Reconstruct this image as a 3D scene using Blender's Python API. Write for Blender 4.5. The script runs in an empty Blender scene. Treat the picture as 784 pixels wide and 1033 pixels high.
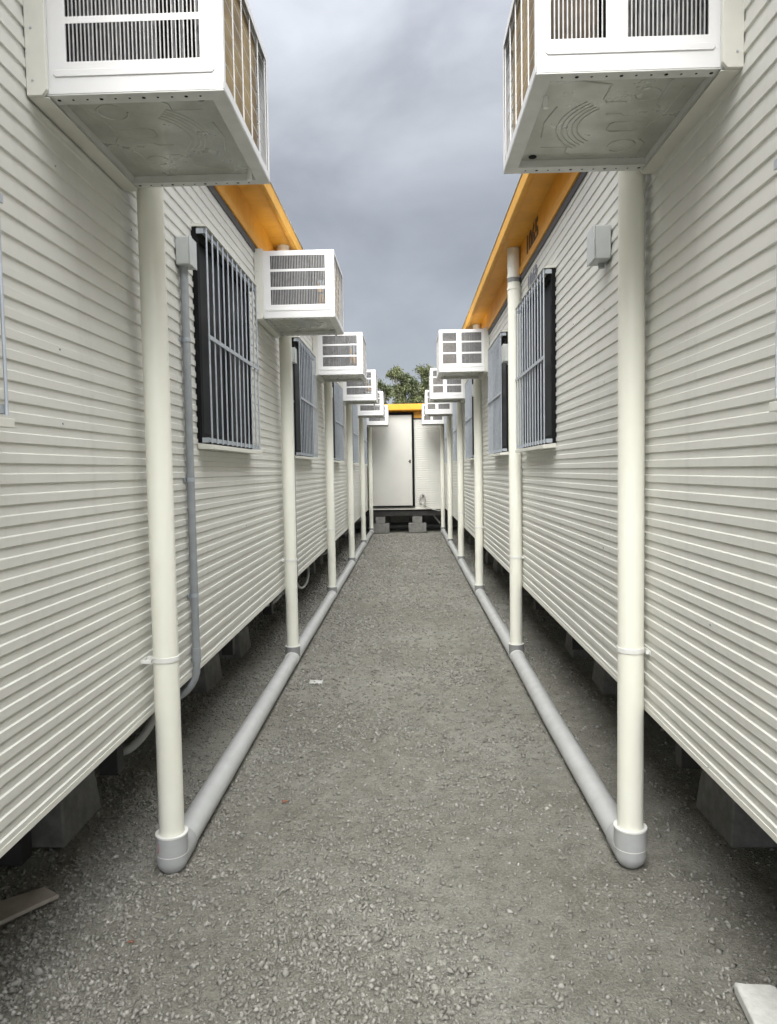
import bpy, bmesh, math, random
import numpy as np
from mathutils import Vector, Matrix
random.seed(7); rng = np.random.RandomState(11)
S = bpy.context.scene
C = S.collection
PI = math.pi

# ------------------------------------------------------------------ materials
def mat(name, color, rough=.5, metal=0, noise=None, bump=None, spec=.5, coat=0, vary=.0, streak=0):
    """noise=(scale, second colour, amount) ; bump=(scale, strength, distance)"""
    m = bpy.data.materials.new(name); m.use_nodes = True
    nt = m.node_tree; N = nt.nodes; L = nt.links
    b = N['Principled BSDF']
    b.inputs['Base Color'].default_value = (*color, 1)
    b.inputs['Roughness'].default_value = rough
    b.inputs['Metallic'].default_value = metal
    b.inputs['Specular IOR Level'].default_value = spec
    if coat: b.inputs['Coat Weight'].default_value = coat
    tc = N.new('ShaderNodeTexCoord')
    col = None
    if noise:
        sc, c2, amt = noise
        n = N.new('ShaderNodeTexNoise'); n.inputs['Scale'].default_value = sc
        n.inputs['Detail'].default_value = 8; n.inputs['Roughness'].default_value = .65
        L.new(tc.outputs['Object'], n.inputs['Vector'])
        r = N.new('ShaderNodeValToRGB'); r.color_ramp.elements[0].position = .38; r.color_ramp.elements[1].position = .68
        L.new(n.outputs['Fac'], r.inputs['Fac'])
        mul = N.new('ShaderNodeMath'); mul.operation = 'MULTIPLY'; mul.inputs[1].default_value = amt
        L.new(r.outputs['Color'], mul.inputs[0])
        mx = N.new('ShaderNodeMix'); mx.data_type = 'RGBA'
        mx.inputs['A'].default_value = (*color, 1); mx.inputs['B'].default_value = (*c2, 1)
        L.new(mul.outputs[0], mx.inputs['Factor'])
        col = mx.outputs['Result']
        L.new(col, b.inputs['Base Color'])
        rr = N.new('ShaderNodeMapRange'); rr.inputs['To Min'].default_value = max(0.03, rough-.08); rr.inputs['To Max'].default_value = min(1, rough+.12)
        L.new(n.outputs['Fac'], rr.inputs['Value']); L.new(rr.outputs['Result'], b.inputs['Roughness'])
    if streak and col is not None:
        mp = N.new('ShaderNodeMapping'); mp.inputs['Scale'].default_value = (3, 9, .35)
        L.new(tc.outputs['Object'], mp.inputs['Vector'])
        n3 = N.new('ShaderNodeTexNoise'); n3.inputs['Scale'].default_value = 2.2; n3.inputs['Detail'].default_value = 6
        L.new(mp.outputs[0], n3.inputs['Vector'])
        r3 = N.new('ShaderNodeValToRGB'); r3.color_ramp.elements[0].position = .5; r3.color_ramp.elements[1].position = .8
        L.new(n3.outputs['Fac'], r3.inputs['Fac'])
        m3 = N.new('ShaderNodeMath'); m3.operation = 'MULTIPLY'; m3.inputs[1].default_value = streak
        L.new(r3.outputs['Color'], m3.inputs[0])
        mx3 = N.new('ShaderNodeMix'); mx3.data_type = 'RGBA'; mx3.inputs['B'].default_value = (*[c*.6 for c in color], 1)
        L.new(col, mx3.inputs['A']); L.new(m3.outputs[0], mx3.inputs['Factor'])
        L.new(mx3.outputs['Result'], b.inputs['Base Color'])
    if bump:
        n2 = N.new('ShaderNodeTexNoise'); n2.inputs['Scale'].default_value = bump[0]; n2.inputs['Detail'].default_value = 4
        L.new(tc.outputs['Object'], n2.inputs['Vector'])
        bp = N.new('ShaderNodeBump'); bp.inputs['Strength'].default_value = bump[1]; bp.inputs['Distance'].default_value = bump[2]
        L.new(n2.outputs['Fac'], bp.inputs['Height']); L.new(bp.outputs['Normal'], b.inputs['Normal'])
    return m

M = {}
M['clad'] = mat('cream_cladding', (.64, .638, .59), .42, noise=(1.6, (.58, .576, .53), .5), bump=(6, .25, .004), streak=.22)
M['clad_trim'] = mat('cream_trim', (.66, .655, .59), .45, noise=(4, (.55, .54, .48), .5))
M['yellow'] = mat('yellow_fascia_paint', (.74, .355, .028), .42, noise=(5, (.62, .27, .02), .7), bump=(20, .15, .002), streak=.35)
M['yellow2'] = mat('yellow_soffit_paint', (.74, .38, .035), .5, noise=(3, (.56, .27, .02), .8), streak=.3)
M['flash'] = mat('dark_flashing', (.06, .06, .065), .6)
M['white'] = mat('white_enamel', (.72, .72, .715), .32, noise=(7, (.66, .66, .645), .5), bump=(40, .06, .001))
M['darkcoil'] = mat('dull_brown_fins', (.10, .068, .035), .6, noise=(40, (.045, .032, .018), .9))
M['louv'] = mat('grey_enamel_blade', (.46, .46, .455), .4, noise=(30, (.30, .30, .30), .8))
M['rim'] = mat('pan_rim_enamel', (.60, .605, .585), .35, noise=(9, (.48, .48, .45), .7))
M['pan'] = mat('galvanised_pan', (.50, .505, .465), .27, metal=.3, noise=(6, (.33, .33, .285), .9), bump=(7, .35, .006))
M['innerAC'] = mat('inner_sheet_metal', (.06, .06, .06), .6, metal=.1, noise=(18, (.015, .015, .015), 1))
M['innermid'] = mat('dull_tubing', (.16, .16, .16), .5, metal=.2, noise=(30, (.04, .05, .05), 1))
M['black'] = mat('black_frame', (.008, .008, .009), .6, spec=.12)
M['steelblack'] = mat('black_steel', (.02, .02, .02), .6, noise=(12, (.045, .04, .035), .6))
M['galv'] = mat('galvanised_steel', (.44, .475, .51), .45, metal=.3, noise=(25, (.34, .37, .405), .8))
M['riser'] = mat('cream_pipe', (.80, .80, .71), .30, noise=(5, (.76, .755, .655), .7), streak=.10)
M['pvc'] = mat('grey_pvc', (.50, .51, .505), .30, noise=(9, (.43, .435, .425), .8), bump=(60, .08, .001))
M['pvcdark'] = mat('grey_pvc_fitting', (.25, .255, .25), .4, noise=(14, (.20, .205, .20), .7))
M['pvcmid'] = mat('grey_pvc_elbow', (.41, .42, .42), .34, noise=(9, (.35, .355, .35), .8), bump=(60, .08, .001))
M['pvcw'] = mat('white_pvc', (.74, .74, .71), .4, noise=(8, (.6, .6, .56), .5))
M['box'] = mat('grey_junction_box', (.45, .47, .46), .45, noise=(20, (.38, .40, .39), .6))
M['cond'] = mat('grey_conduit', (.30, .32, .335), .4, noise=(20, (.22, .235, .245), .6))
M['conc'] = mat('concrete', (.22, .216, .20), .9, noise=(14, (.13, .127, .117), .9), bump=(60, .5, .004))
M['pave'] = mat('pale_paver', (.62, .62, .59), .85, noise=(30, (.48, .48, .45), .8), bump=(90, .5, .003))
M['board'] = mat('fibre_board', (.40, .36, .31), .85, noise=(10, (.30, .26, .22), .8), bump=(50, .4, .003))
M['door'] = mat('door_skin', (.54, .535, .495), .4, noise=(2, (.48, .475, .44), .6))
M['rubber'] = mat('black_rubber', (.02, .02, .02), .6)
M['hose'] = mat('grey_hose', (.36, .36, .34), .5)
M['text_dark'] = mat('dark_lettering', (.06, .03, .012), .5)
M['text_grey'] = mat('grey_lettering', (.16, .165, .20), .5)
M['red'] = mat('red_print', (.4, .04, .03), .5)
M['litter'] = mat('white_plastic', (.55, .55, .53), .6)
M['leaf_dry'] = mat('dry_leaf', (.22, .10, .06), .8)
M['bark'] = mat('bark', (.16, .13, .10), .9, noise=(3, (.32, .29, .25), .8), bump=(20, .5, .02))
M['roof'] = mat('roof_sheet', (.45, .46, .46), .4, metal=.3)
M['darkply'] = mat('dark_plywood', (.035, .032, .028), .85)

def glass_mat():
    m = bpy.data.materials.new('dark_window_glass'); m.use_nodes = True
    b = m.node_tree.nodes['Principled BSDF']
    b.inputs['Base Color'].default_value = (.010, .012, .014, 1)
    b.inputs['Roughness'].default_value = .35; b.inputs['IOR'].default_value = 1.25; b.inputs['Specular IOR Level'].default_value = .15
    return m
M['glass'] = glass_mat()

def coil_mat():
    m = bpy.data.materials.new('condenser_fins'); m.use_nodes = True
    nt = m.node_tree; N = nt.nodes; L = nt.links; b = N['Principled BSDF']
    tc = N.new('ShaderNodeTexCoord'); w = N.new('ShaderNodeTexWave'); w.wave_type = 'BANDS'; w.bands_direction = 'Z'
    w.inputs['Scale'].default_value = 45; w.inputs['Distortion'].default_value = .3
    L.new(tc.outputs['Object'], w.inputs['Vector'])
    n = N.new('ShaderNodeTexNoise'); n.inputs['Scale'].default_value = 9; n.inputs['Detail'].default_value = 5
    L.new(tc.outputs['Object'], n.inputs['Vector'])
    r = N.new('ShaderNodeValToRGB')
    r.color_ramp.elements[0].color = (.22, .145, .055, 1); r.color_ramp.elements[1].color = (.45, .33, .145, 1)
    r.color_ramp.elements[0].position = .35; r.color_ramp.elements[1].position = .65
    L.new(n.outputs['Fac'], r.inputs['Fac'])
    mx = N.new('ShaderNodeMix'); mx.data_type = 'RGBA'; mx.blend_type = 'MULTIPLY'; mx.inputs['Factor'].default_value = .35
    L.new(r.outputs['Color'], mx.inputs['A']); L.new(w.outputs['Color'], mx.inputs['B'])
    L.new(mx.outputs['Result'], b.inputs['Base Color'])
    b.inputs['Roughness'].default_value = .5; b.inputs['Metallic'].default_value = .3
    return m
M['coil'] = coil_mat()

def ground_mat():
    m = bpy.data.materials.new('crushed_rock_ground'); m.use_nodes = True
    nt = m.node_tree; N = nt.nodes; L = nt.links; b = N['Principled BSDF']
    tc = N.new('ShaderNodeTexCoord')
    def noise(s, d=6, r=.6):
        n = N.new('ShaderNodeTexNoise'); n.inputs['Scale'].default_value = s; n.inputs['Detail'].default_value = d
        n.inputs['Roughness'].default_value = r; L.new(tc.outputs['Object'], n.inputs['Vector']); return n
    big = noise(.7, 5); mid = noise(9, 8, .7); fine = noise(95, 5, .72)
    r1 = N.new('ShaderNodeValToRGB')
    e = r1.color_ramp.elements; e[0].position = .34; e[0].color = (.222, .219, .194, 1); e[1].position = .68; e[1].color = (.342, .338, .306, 1)
    L.new(mid.outputs['Fac'], r1.inputs['Fac'])
    r2 = N.new('ShaderNodeValToRGB')
    e = r2.color_ramp.elements; e[0].position = .32; e[0].color = (.58, .58, .57, 1); e[1].position = .68; e[1].color = (1.36, 1.36, 1.34, 1)
    L.new(fine.outputs['Fac'], r2.inputs['Fac'])
    mx = N.new('ShaderNodeMix'); mx.data_type = 'RGBA'; mx.blend_type = 'MULTIPLY'; mx.inputs['Factor'].default_value = .75
    L.new(r1.outputs['Color'], mx.inputs['A']); L.new(r2.outputs['Color'], mx.inputs['B'])
    # embedded chips
    v = N.new('ShaderNodeTexVoronoi'); v.inputs['Scale'].default_value = 85; L.new(tc.outputs['Object'], v.inputs['Vector'])
    vs = N.new('ShaderNodeSeparateColor'); L.new(v.outputs['Color'], vs.inputs[0])
    chip = N.new('ShaderNodeValToRGB'); chip.color_ramp.interpolation = 'LINEAR'
    e = chip.color_ramp.elements; e[0].position = .55; e[0].color = (0, 0, 0, 1); e[1].position = .95; e[1].color = (1, 1, 1, 1)
    L.new(vs.outputs[0], chip.inputs['Fac'])
    dm = N.new('ShaderNodeMapRange'); dm.inputs['From Min'].default_value = .42; dm.inputs['From Max'].default_value = .3
    L.new(v.outputs['Distance'], dm.inputs['Value'])
    cm = N.new('ShaderNodeMath'); cm.operation = 'MULTIPLY'; L.new(chip.outputs['Color'], cm.inputs[0]); L.new(dm.outputs['Result'], cm.inputs[1])
    cm2 = N.new('ShaderNodeMath'); cm2.operation = 'MULTIPLY'; cm2.inputs[1].default_value = .55; L.new(cm.outputs[0], cm2.inputs[0])
    mx2 = N.new('ShaderNodeMix'); mx2.data_type = 'RGBA'; mx2.inputs['B'].default_value = (.38, .376, .345, 1)
    L.new(mx.outputs['Result'], mx2.inputs['A']); L.new(cm2.outputs[0], mx2.inputs['Factor'])
    # damp / soil patches
    r3 = N.new('ShaderNodeValToRGB')
    e = r3.color_ramp.elements; e[0].position = .38; e[0].color = (.80, .78, .74, 1); e[1].position = .62; e[1].color = (1.06, 1.06, 1.05, 1)
    L.new(big.outputs['Fac'], r3.inputs['Fac'])
    mx3 = N.new('ShaderNodeMix'); mx3.data_type = 'RGBA'; mx3.blend_type = 'MULTIPLY'; mx3.inputs['Factor'].default_value = 1
    L.new(mx2.outputs['Result'], mx3.inputs['A']); L.new(r3.outputs['Color'], mx3.inputs['B'])
    L.new(mx3.outputs['Result'], b.inputs['Base Color'])
    b.inputs['Roughness'].default_value = .93; b.inputs['Specular IOR Level'].default_value = .25
    h = N.new('ShaderNodeMath'); h.operation = 'ADD'; L.new(fine.outputs['Fac'], h.inputs[0]); L.new(cm.outputs[0], h.inputs[1])
    h2 = N.new('ShaderNodeMath'); h2.operation = 'ADD'; L.new(h.outputs[0], h2.inputs[0])
    n4 = noise(38, 4); L.new(n4.outputs['Fac'], h2.inputs[1])
    bp = N.new('ShaderNodeBump'); bp.inputs['Strength'].default_value = 1; bp.inputs['Distance'].default_value = .012
    L.new(h2.outputs[0], bp.inputs['Height']); L.new(bp.outputs['Normal'], b.inputs['Normal'])
    return m
M['ground'] = ground_mat()

def stone_mat():
    m = bpy.data.materials.new('crushed_stone'); m.use_nodes = True
    nt = m.node_tree; N = nt.nodes; L = nt.links; b = N['Principled BSDF']
    a = N.new('ShaderNodeAttribute'); a.attribute_name = 'tone'
    r = N.new('ShaderNodeValToRGB'); e = r.color_ramp.elements
    e[0].position = 0; e[0].color = (.20, .195, .172, 1); e[1].position = 1; e[1].color = (.365, .358, .325, 1)
    x = r.color_ramp.elements.new(.7); x.color = (.285, .279, .25, 1)
    L.new(a.outputs['Fac'], r.inputs['Fac']); L.new(r.outputs['Color'], b.inputs['Base Color'])
    b.inputs['Roughness'].default_value = .85; b.inputs['Specular IOR Level'].default_value = .3
    return m
M['stone'] = stone_mat()

def leaf_mat():
    m = bpy.data.materials.new('eucalyptus_leaf'); m.use_nodes = True
    nt = m.node_tree; N = nt.nodes; L = nt.links; b = N['Principled BSDF']
    tc = N.new('ShaderNodeTexCoord'); n = N.new('ShaderNodeTexNoise'); n.inputs['Scale'].default_value = 1.1; n.inputs['Detail'].default_value = 6
    L.new(tc.outputs['Object'], n.inputs['Vector'])
    r = N.new('ShaderNodeValToRGB'); e = r.color_ramp.elements
    e[0].position = .35; e[0].color = (.05, .065, .024, 1); e[1].position = .66; e[1].color = (.12, .13, .05, 1)
    L.new(n.outputs['Fac'], r.inputs['Fac']); L.new(r.outputs['Color'], b.inputs['Base Color'])
    b.inputs['Roughness'].default_value = .6
    return m
M['leaf'] = leaf_mat()

# ------------------------------------------------------------------ mesh helpers
class MB:
    def __init__(s): s.v = []; s.f = []; s.sm = []
    def add(s, vs, fs, smooth=False):
        o = len(s.v); s.v += [tuple(p) for p in vs]
        for f in fs: s.f.append(tuple(i+o for i in f)); s.sm.append(smooth)
        return s
    def box(s, x0, x1, y0, y1, z0, z1):
        if x0 > x1: x0, x1 = x1, x0
        if y0 > y1: y0, y1 = y1, y0
        if z0 > z1: z0, z1 = z1, z0
        return s.add([(x0,y0,z0),(x1,y0,z0),(x1,y1,z0),(x0,y1,z0),(x0,y0,z1),(x1,y0,z1),(x1,y1,z1),(x0,y1,z1)],
              [(0,3,2,1),(4,5,6,7),(0,1,5,4),(1,2,6,5),(2,3,7,6),(3,0,4,7)])
    def extr(s, prof, a, b, axis='y', caps=True, smooth=False):
        """closed profile of 2D points extruded from a to b along axis"""
        n = len(prof); vs = []
        for t in (a, b):
            for p, q in prof:
                vs.append({'y': (p, t, q), 'x': (t, p, q), 'z': (p, q, t)}[axis])
        fs = [(i, (i+1) % n, (i+1) % n+n, i+n) for i in range(n)]
        s.add(vs, fs, smooth)
        if caps: s.add(vs, [tuple(range(n))[::-1], tuple(range(n, 2*n))])
        return s
    def tube(s, pts, r, seg=16, caps=True, smooth=True):
        pts = [Vector(p) for p in pts]; n = len(pts)
        rs = r if isinstance(r, (list, tuple)) else [r]*n
        vs = []; up = None
        for i, p in enumerate(pts):
            d = (pts[min(i+1, n-1)]-pts[max(i-1, 0)]).normalized()
            if up is None:
                up = d.orthogonal().normalized()
            up = (up-d*up.dot(d)).normalized(); side = d.cross(up)
            for k in range(seg):
                a = 2*PI*k/seg
                vs.append(p+(up*math.cos(a)+side*math.sin(a))*rs[i])
        fs = []
        for i in range(n-1):
            for k in range(seg):
                k2 = (k+1) % seg
                fs.append((i*seg+k, i*seg+k2, (i+1)*seg+k2, (i+1)*seg+k))
        s.add(vs, fs, smooth)
        if caps: s.add(vs, [tuple(range(seg))[::-1], tuple(range((n-1)*seg, n*seg))])
        return s
    def ring(s, c, r0, r1, z0, z1, seg=28):
        """tube wall (hollow collar) around z axis at c"""
        x, y = c; prof = [(r0, z0), (r1, z0), (r1, z1), (r0, z1)]; vs = []
        for k in range(seg):
            a = 2*PI*k/seg
            for r, z in prof: vs.append((x+r*math.cos(a), y+r*math.sin(a), z))
        for j in range(4):
            fs = []
            for k in range(seg):
                k2 = (k+1) % seg
                fs.append((k*4+j, k2*4+j, k2*4+(j+1) % 4, k*4+(j+1) % 4))
            s.add(vs, fs, j in (1, 3))
        return s
    def sphere(s, c, r, seg=20, rings=12):
        vs = []; fs = []
        for i in range(rings+1):
            t = PI*i/rings
            for k in range(seg):
                a = 2*PI*k/seg
                vs.append((c[0]+r*math.sin(t)*math.cos(a), c[1]+r*math.sin(t)*math.sin(a), c[2]+r*math.cos(t)))
        for i in range(rings):
            for k in range(seg):
                k2 = (k+1) % seg
                fs.append((i*seg+k, (i+1)*seg+k, (i+1)*seg+k2, i*seg+k2))
        return s.add(vs, fs, True)
    def plate(s, us, ws, hole, t0, t1, axis='y'):
        """sheet in the u-w plane, made as a grid with the cells for which hole(u,w) is true left open; t0..t1 thickness along axis"""
        us = sorted(set(round(u, 5) for u in us)); ws = sorted(set(round(w, 5) for w in ws))
        nu, nw = len(us), len(ws)
        def P(u, w, t): return {'y': (u, t, w), 'x': (t, u, w), 'z': (u, w, t)}[axis]
        idx = lambda i, j, k: (k*nw+j)*nu+i
        vs = [P(us[i], ws[j], t) for t in (t0, t1) for j in range(nw) for i in range(nu)]
        full = lambda i, j: 0 <= i < nu-1 and 0 <= j < nw-1 and not hole((us[i]+us[i+1])/2, (ws[j]+ws[j+1])/2)
        fs = []
        for i in range(nu-1):
            for j in range(nw-1):
                if not full(i, j): continue
                q = [(i, j), (i+1, j), (i+1, j+1), (i, j+1)]
                fs.append(tuple(idx(a, b, 0) for a, b in q)); fs.append(tuple(idx(a, b, 1) for a, b in reversed(q)))
                for (a, b), (c, d), nb in ((q[0], q[1], (i, j-1)), (q[1], q[2], (i+1, j)), (q[2], q[3], (i, j+1)), (q[3], q[0], (i-1, j))):
                    if not full(*nb): fs.append((idx(a, b, 0), idx(a, b, 1), idx(c, d, 1), idx(c, d, 0)))
        return s.add(vs, fs)
    def build(s, name, m, parent=None, bevel=0, seg=2, fix=True, extra=()):
        mi = [0]*len(s.f)
        for j, (o, _) in enumerate(extra):
            k = len(s.v); s.v += o.v; s.f += [tuple(i+k for i in f) for f in o.f]; s.sm += o.sm; mi += [j+1]*len(o.f)
        me = bpy.data.meshes.new(name); me.from_pydata(s.v, [], s.f); me.update()
        for p, sm, q in zip(me.polygons, s.sm, mi): p.use_smooth = sm; p.material_index = q
        if fix:
            bm = bmesh.new(); bm.from_mesh(me)
            bmesh.ops.remove_doubles(bm, verts=bm.verts, dist=1e-5)
            bmesh.ops.delete(bm, geom=[v for v in bm.verts if not v.link_faces], context='VERTS')
            bmesh.ops.recalc_face_normals(bm, faces=bm.faces); bm.to_mesh(me); bm.free()
            me.set_sharp_from_angle(angle=math.radians(38))
        if m: me.materials.append(m)
        for _, em_ in extra: me.materials.append(em_)
        o = bpy.data.objects.new(name, me); C.objects.link(o)
        if parent: o.parent = parent
        if bevel:
            b = o.modifiers.new('bevel', 'BEVEL'); b.width = bevel; b.segments = seg; b.limit_method = 'ANGLE'; b.angle_limit = math.radians(40)
            b.harden_normals = False
        return o

def tag(o, label=None, cat=None, group=None, kind=None):
    if label: o['label'] = label
    if cat: o['category'] = cat
    if group: o['group'] = group
    if kind: o['kind'] = kind
    return o
def thing(name, label, cat, loc=(0,0,0), rz=0, group=None):
    o = bpy.data.objects.new(name, None); o.empty_display_size = .2; C.objects.link(o)
    o.location = loc; o.rotation_euler = (0, 0, rz)
    return tag(o, label, cat, group)
def copy_tree(o, parent=None):
    c = o.copy(); C.objects.link(c); c.parent = parent
    for ch in o.children: copy_tree(ch, c)
    return c

# ------------------------------------------------------------------ the two rows: fitted to the photograph
XW = {'L': -1.042, 'R': .903}          # cladding ridge plane
XP = {'L': -.966, 'R': .8475}          # downpipe axis
KX = {'L': .0037, 'R': -.0001}         # the left row drifts a little inwards
ROT = {'L': -.0037, 'R': .0001}
def at(side, x, y, z=0): return (x+KX[side]*y, y, z)

# ------------------------------------------------------------------ cladding wall
def corr_profile(z0, z1, depth=.0054, pitch=.0544):
    """list of (offset, z): 0 = ridge, -depth = valley"""
    pts = [(0, z0)]; z = z0+.028
    pts.append((0, z))
    while z < z1-.03:
        pts.append((-depth, z+.0030)); pts.append((-depth, z+.0272))
        pts.append((0, z+.0302)); pts.append((0, min(z+pitch, z1))); z += pitch
    pts = [p for p in pts if p[1] <= z1]
    if pts[-1][1] < z1: pts.append((pts[-1][0], z1))
    return pts

# ------------------------------------------------------------------ windows (built facing local +X, origin at the cladding ridge, near bottom corner)
def make_window(w, parent, y, s, mirrored):
    """window part: the black frame mesh with panes, grille, sill, hood as sub-parts; s = outward direction"""
    h0, h1 = 1.70, 2.742; d = s
    f = MB()
    f.plate([0, .045, w/2-.025, w/2+.025, w-.045, w], [h0, h0+.05, h1-.05, h1],
            lambda u, q: (.045 < u < w/2-.025 or w/2+.025 < u < w-.045) and h0+.05 < q < h1-.05, d*-.004, d*.022, 'x')
    fr = f.build('window', M['black'], parent, bevel=.002)
    fr.location = (0, y, 0)
    for a, b in ((.045, w/2-.025), (w/2+.025, w-.045)):
        p = MB().box(d*.003, d*.008, a, b, h0+.05, h1-.05).build('pane', M['glass'], fr)
    # security grille: round bars in a cage standing off the wall
    g = MB(); go = .068
    n = 12
    for i in range(n):
        yy = .012+(w-.024)*i/(n-1)
        g.tube([(d*go, yy, h0-.004), (d*go, yy, h1-.004)], .0046, 8)
    for zz in (h0+.012, (h0+h1)/2-.01, h1-.02):
        if zz > h0+.1 and zz < h1-.1: g.box(d*(go+.0049), d*(go+.010), .004, w-.004, zz-.010, zz+.010)
        else: g.box(d*(go-.010), d*(go-.0068), .004, w-.004, zz-.010, zz+.010)
    for yy in (.004, w-.004):
        for zz in (h0+.012, h1-.02):
            g.box(d*.022, d*(go-.011), yy-.006, yy+.006, zz-.012, zz+.012)
    g.build('grille', M['galv'], fr)
    # sill tray and top bracket
    sl = MB().extr([(d*-.003, h0-.002), (d*(go+.012), h0-.012), (d*(go+.012), h0-.034), (d*-.003, h0-.03)], 0, w)
    sl.build('sill', M['clad_trim'], fr, bevel=.0015)
    hd = MB().extr([(d*-.003, h1+.022), (d*(go+.006), h1+.004), (d*(go+.006), h1+.001), (d*-.003, h1+.001)], -.004, w+.004)
    hd.build('hood', M['clad_trim'], fr)
    return fr

def make_cabin(side, label, win_list, zb, zt):
    """local frame: x outward offset from cladding ridge plane towards the aisle is s*x"""
    s = 1 if side == 'L' else -1
    root = thing('portable_cabin', label, 'portable cabin', at(side, XW[side], 0), ROT[side], 'long portable cabins lining the path')
    Y0, Y1, W = -3.2, 17.93, 6.4
    pr = corr_profile(zb, zt)
    w = MB()
    prof = [(s*o, z) for o, z in pr]+[(-s*.06, zt), (-s*.06, zb)]
    w.extr(prof, Y0, Y1, 'y', caps=True)
    w.box(-s*.062, -s*W, Y0, Y1, zb+.002, zt+.25)
    fx = MB(); r5 = random.Random(3 if s > 0 else 5); rz_ = [z for o, z in pr if o == 0][1::2]
    for j in range(90):
        yy = Y0+3+round(r5.uniform(0, 17)/.6)*.6+r5.uniform(-.01, .01); zz = r5.choice(rz_)-.011+r5.uniform(-.006, .006)
        fx.tube([(0, yy, zz), (s*.0022, yy, zz)], .0032, 8)
    w.build('wall', M['clad'], root, extra=[(fx, M['cond'])])
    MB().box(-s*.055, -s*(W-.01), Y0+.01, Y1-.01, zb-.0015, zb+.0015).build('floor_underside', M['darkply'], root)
    # base trim
    MB().extr([(s*.0022, zb-.006), (s*.0022, zb+.012), (s*.0005, zb+.013), (s*.0005, zb+.001), (-s*.05, zb+.001), (-s*.05, zb-.006)], Y0+.01, Y1-.01).build('base_trim', M['clad_trim'], root)
    # dark flashing strip
    MB().box(s*.009, -s*.03, Y0, Y1, zt, zt+.045).build('flashing', M['flash'], root)
    # fascia (vertical yellow channel above the wall) with a rolled step, sheets split every 3 m
    fz0, fz1 = zt+.045, zt+.262
    fa = MB()
    y = Y0
    fp = [(s*.020, fz0), (s*.020, fz0+.05), (s*.008, fz0+.06), (s*.008, fz1), (-s*.03, fz1), (-s*.03, fz0)]
    while y < Y1-.1:
        y2 = min(y+5.85, Y1); fa.extr(fp, y, y2-.004); y = y2
    fa.build('fascia', M['yellow'], root)
    # soffit and roof edge lip
    so = MB(); y = Y0
    sp = [(-s*.03, fz1+.001), (s*.155, fz1+.001), (s*.155, fz1-.028), (s*.163, fz1-.034), (s*.190, fz1-.034), (s*.190, fz1+.055), (-s*.03, fz1+.055)]
    while y < Y1-.1:
        y2 = min(y+2.93, Y1); so.extr(sp, y, y2-.003); y = y2
    so.build('soffit', M['yellow2'], root, bevel=.003)
    MB().extr([(s*.195, fz1+.057), (s*.195, fz1+.064), (-s*W/2, fz1+.20), (-s*W, fz1+.064), (-s*W, fz1+.057)], Y0, Y1).build('roof', M['roof'], root)
    # chassis: longitudinal bearer and cross members
    MB().box(-s*.44, -s*.58, Y0, Y1, zb-.155, zb-.002).box(-s*(W-.2), -s*(W-.27), Y0, Y1, zb-.16, zb-.002).build('bearer', M['steelblack'], root)
    cm = MB()
    for i in range(22): cm.box(-s*.581, -s*(W-.271), Y0+.5+i*.95, Y0+.56+i*.95, zb-.12, zb-.004)
    cm.build('floor_joists', M['steelblack'], root)
    for oy in (3.02, 5.05, 6.5, 8.8, 11.3):
        MB().box(-s*.22, -s*.30, oy, oy+.07, zb-.33, zb-.003).build('outrigger', M['steelblack'], root, bevel=.003)
    for wy, ww in win_list: make_window(ww, root, wy, s, False)
    return root

cabL = make_cabin('L', 'long cream corrugated portable cabin with yellow fascia lining the left side of the gravel path',
                  [(y, 1.17) for y in (.605, 3.60, 6.58, 9.62, 12.65, 15.55)], .601, 3.045)
cabR = make_cabin('R', 'long cream corrugated portable cabin lining the right side, with dark numbers on its yellow fascia',
                  [(.60, 1.10), (4.49, 1.14), (6.52, 1.02), (9.45, 1.06), (12.35, 1.02), (15.35, 1.02)], .6155, 2.985)

# lettering on the right cabin (unit number on fascia and again on the wall)
def lettering(body, size, y_far, x, z, m, name, squash=1.0):
    cu = bpy.data.curves.new('txt', 'FONT'); cu.body = body; cu.size = size; cu.extrude = .0012; cu.space_character = 1.05; cu.resolution_u = 3
    cu.offset = .007
    t = bpy.data.objects.new('txt', cu); C.objects.link(t)
    dg = bpy.context.evaluated_depsgraph_get(); me = bpy.data.meshes.new_from_object(t.evaluated_get(dg))
    bpy.data.objects.remove(t); me.materials.clear(); me.materials.append(m)
    o = bpy.data.objects.new(name, me); C.objects.link(o); o.parent = cabR
    R = Matrix(((0, 0, -1), (-1, 0, 0), (0, 1, 0))).to_4x4()
    o.matrix_local = Matrix.Translation((x, y_far, z)) @ R @ Matrix.Diagonal((squash, 1, 1, 1))
    return o
lettering('1065', .20, 5.50, -.011, 3.083, M['text_dark'], 'number_lettering', 1.22)
lettering('1063', .13, 5.50, -.0015, 2.845, M['text_grey'], 'wall_lettering', 1.5)

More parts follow.
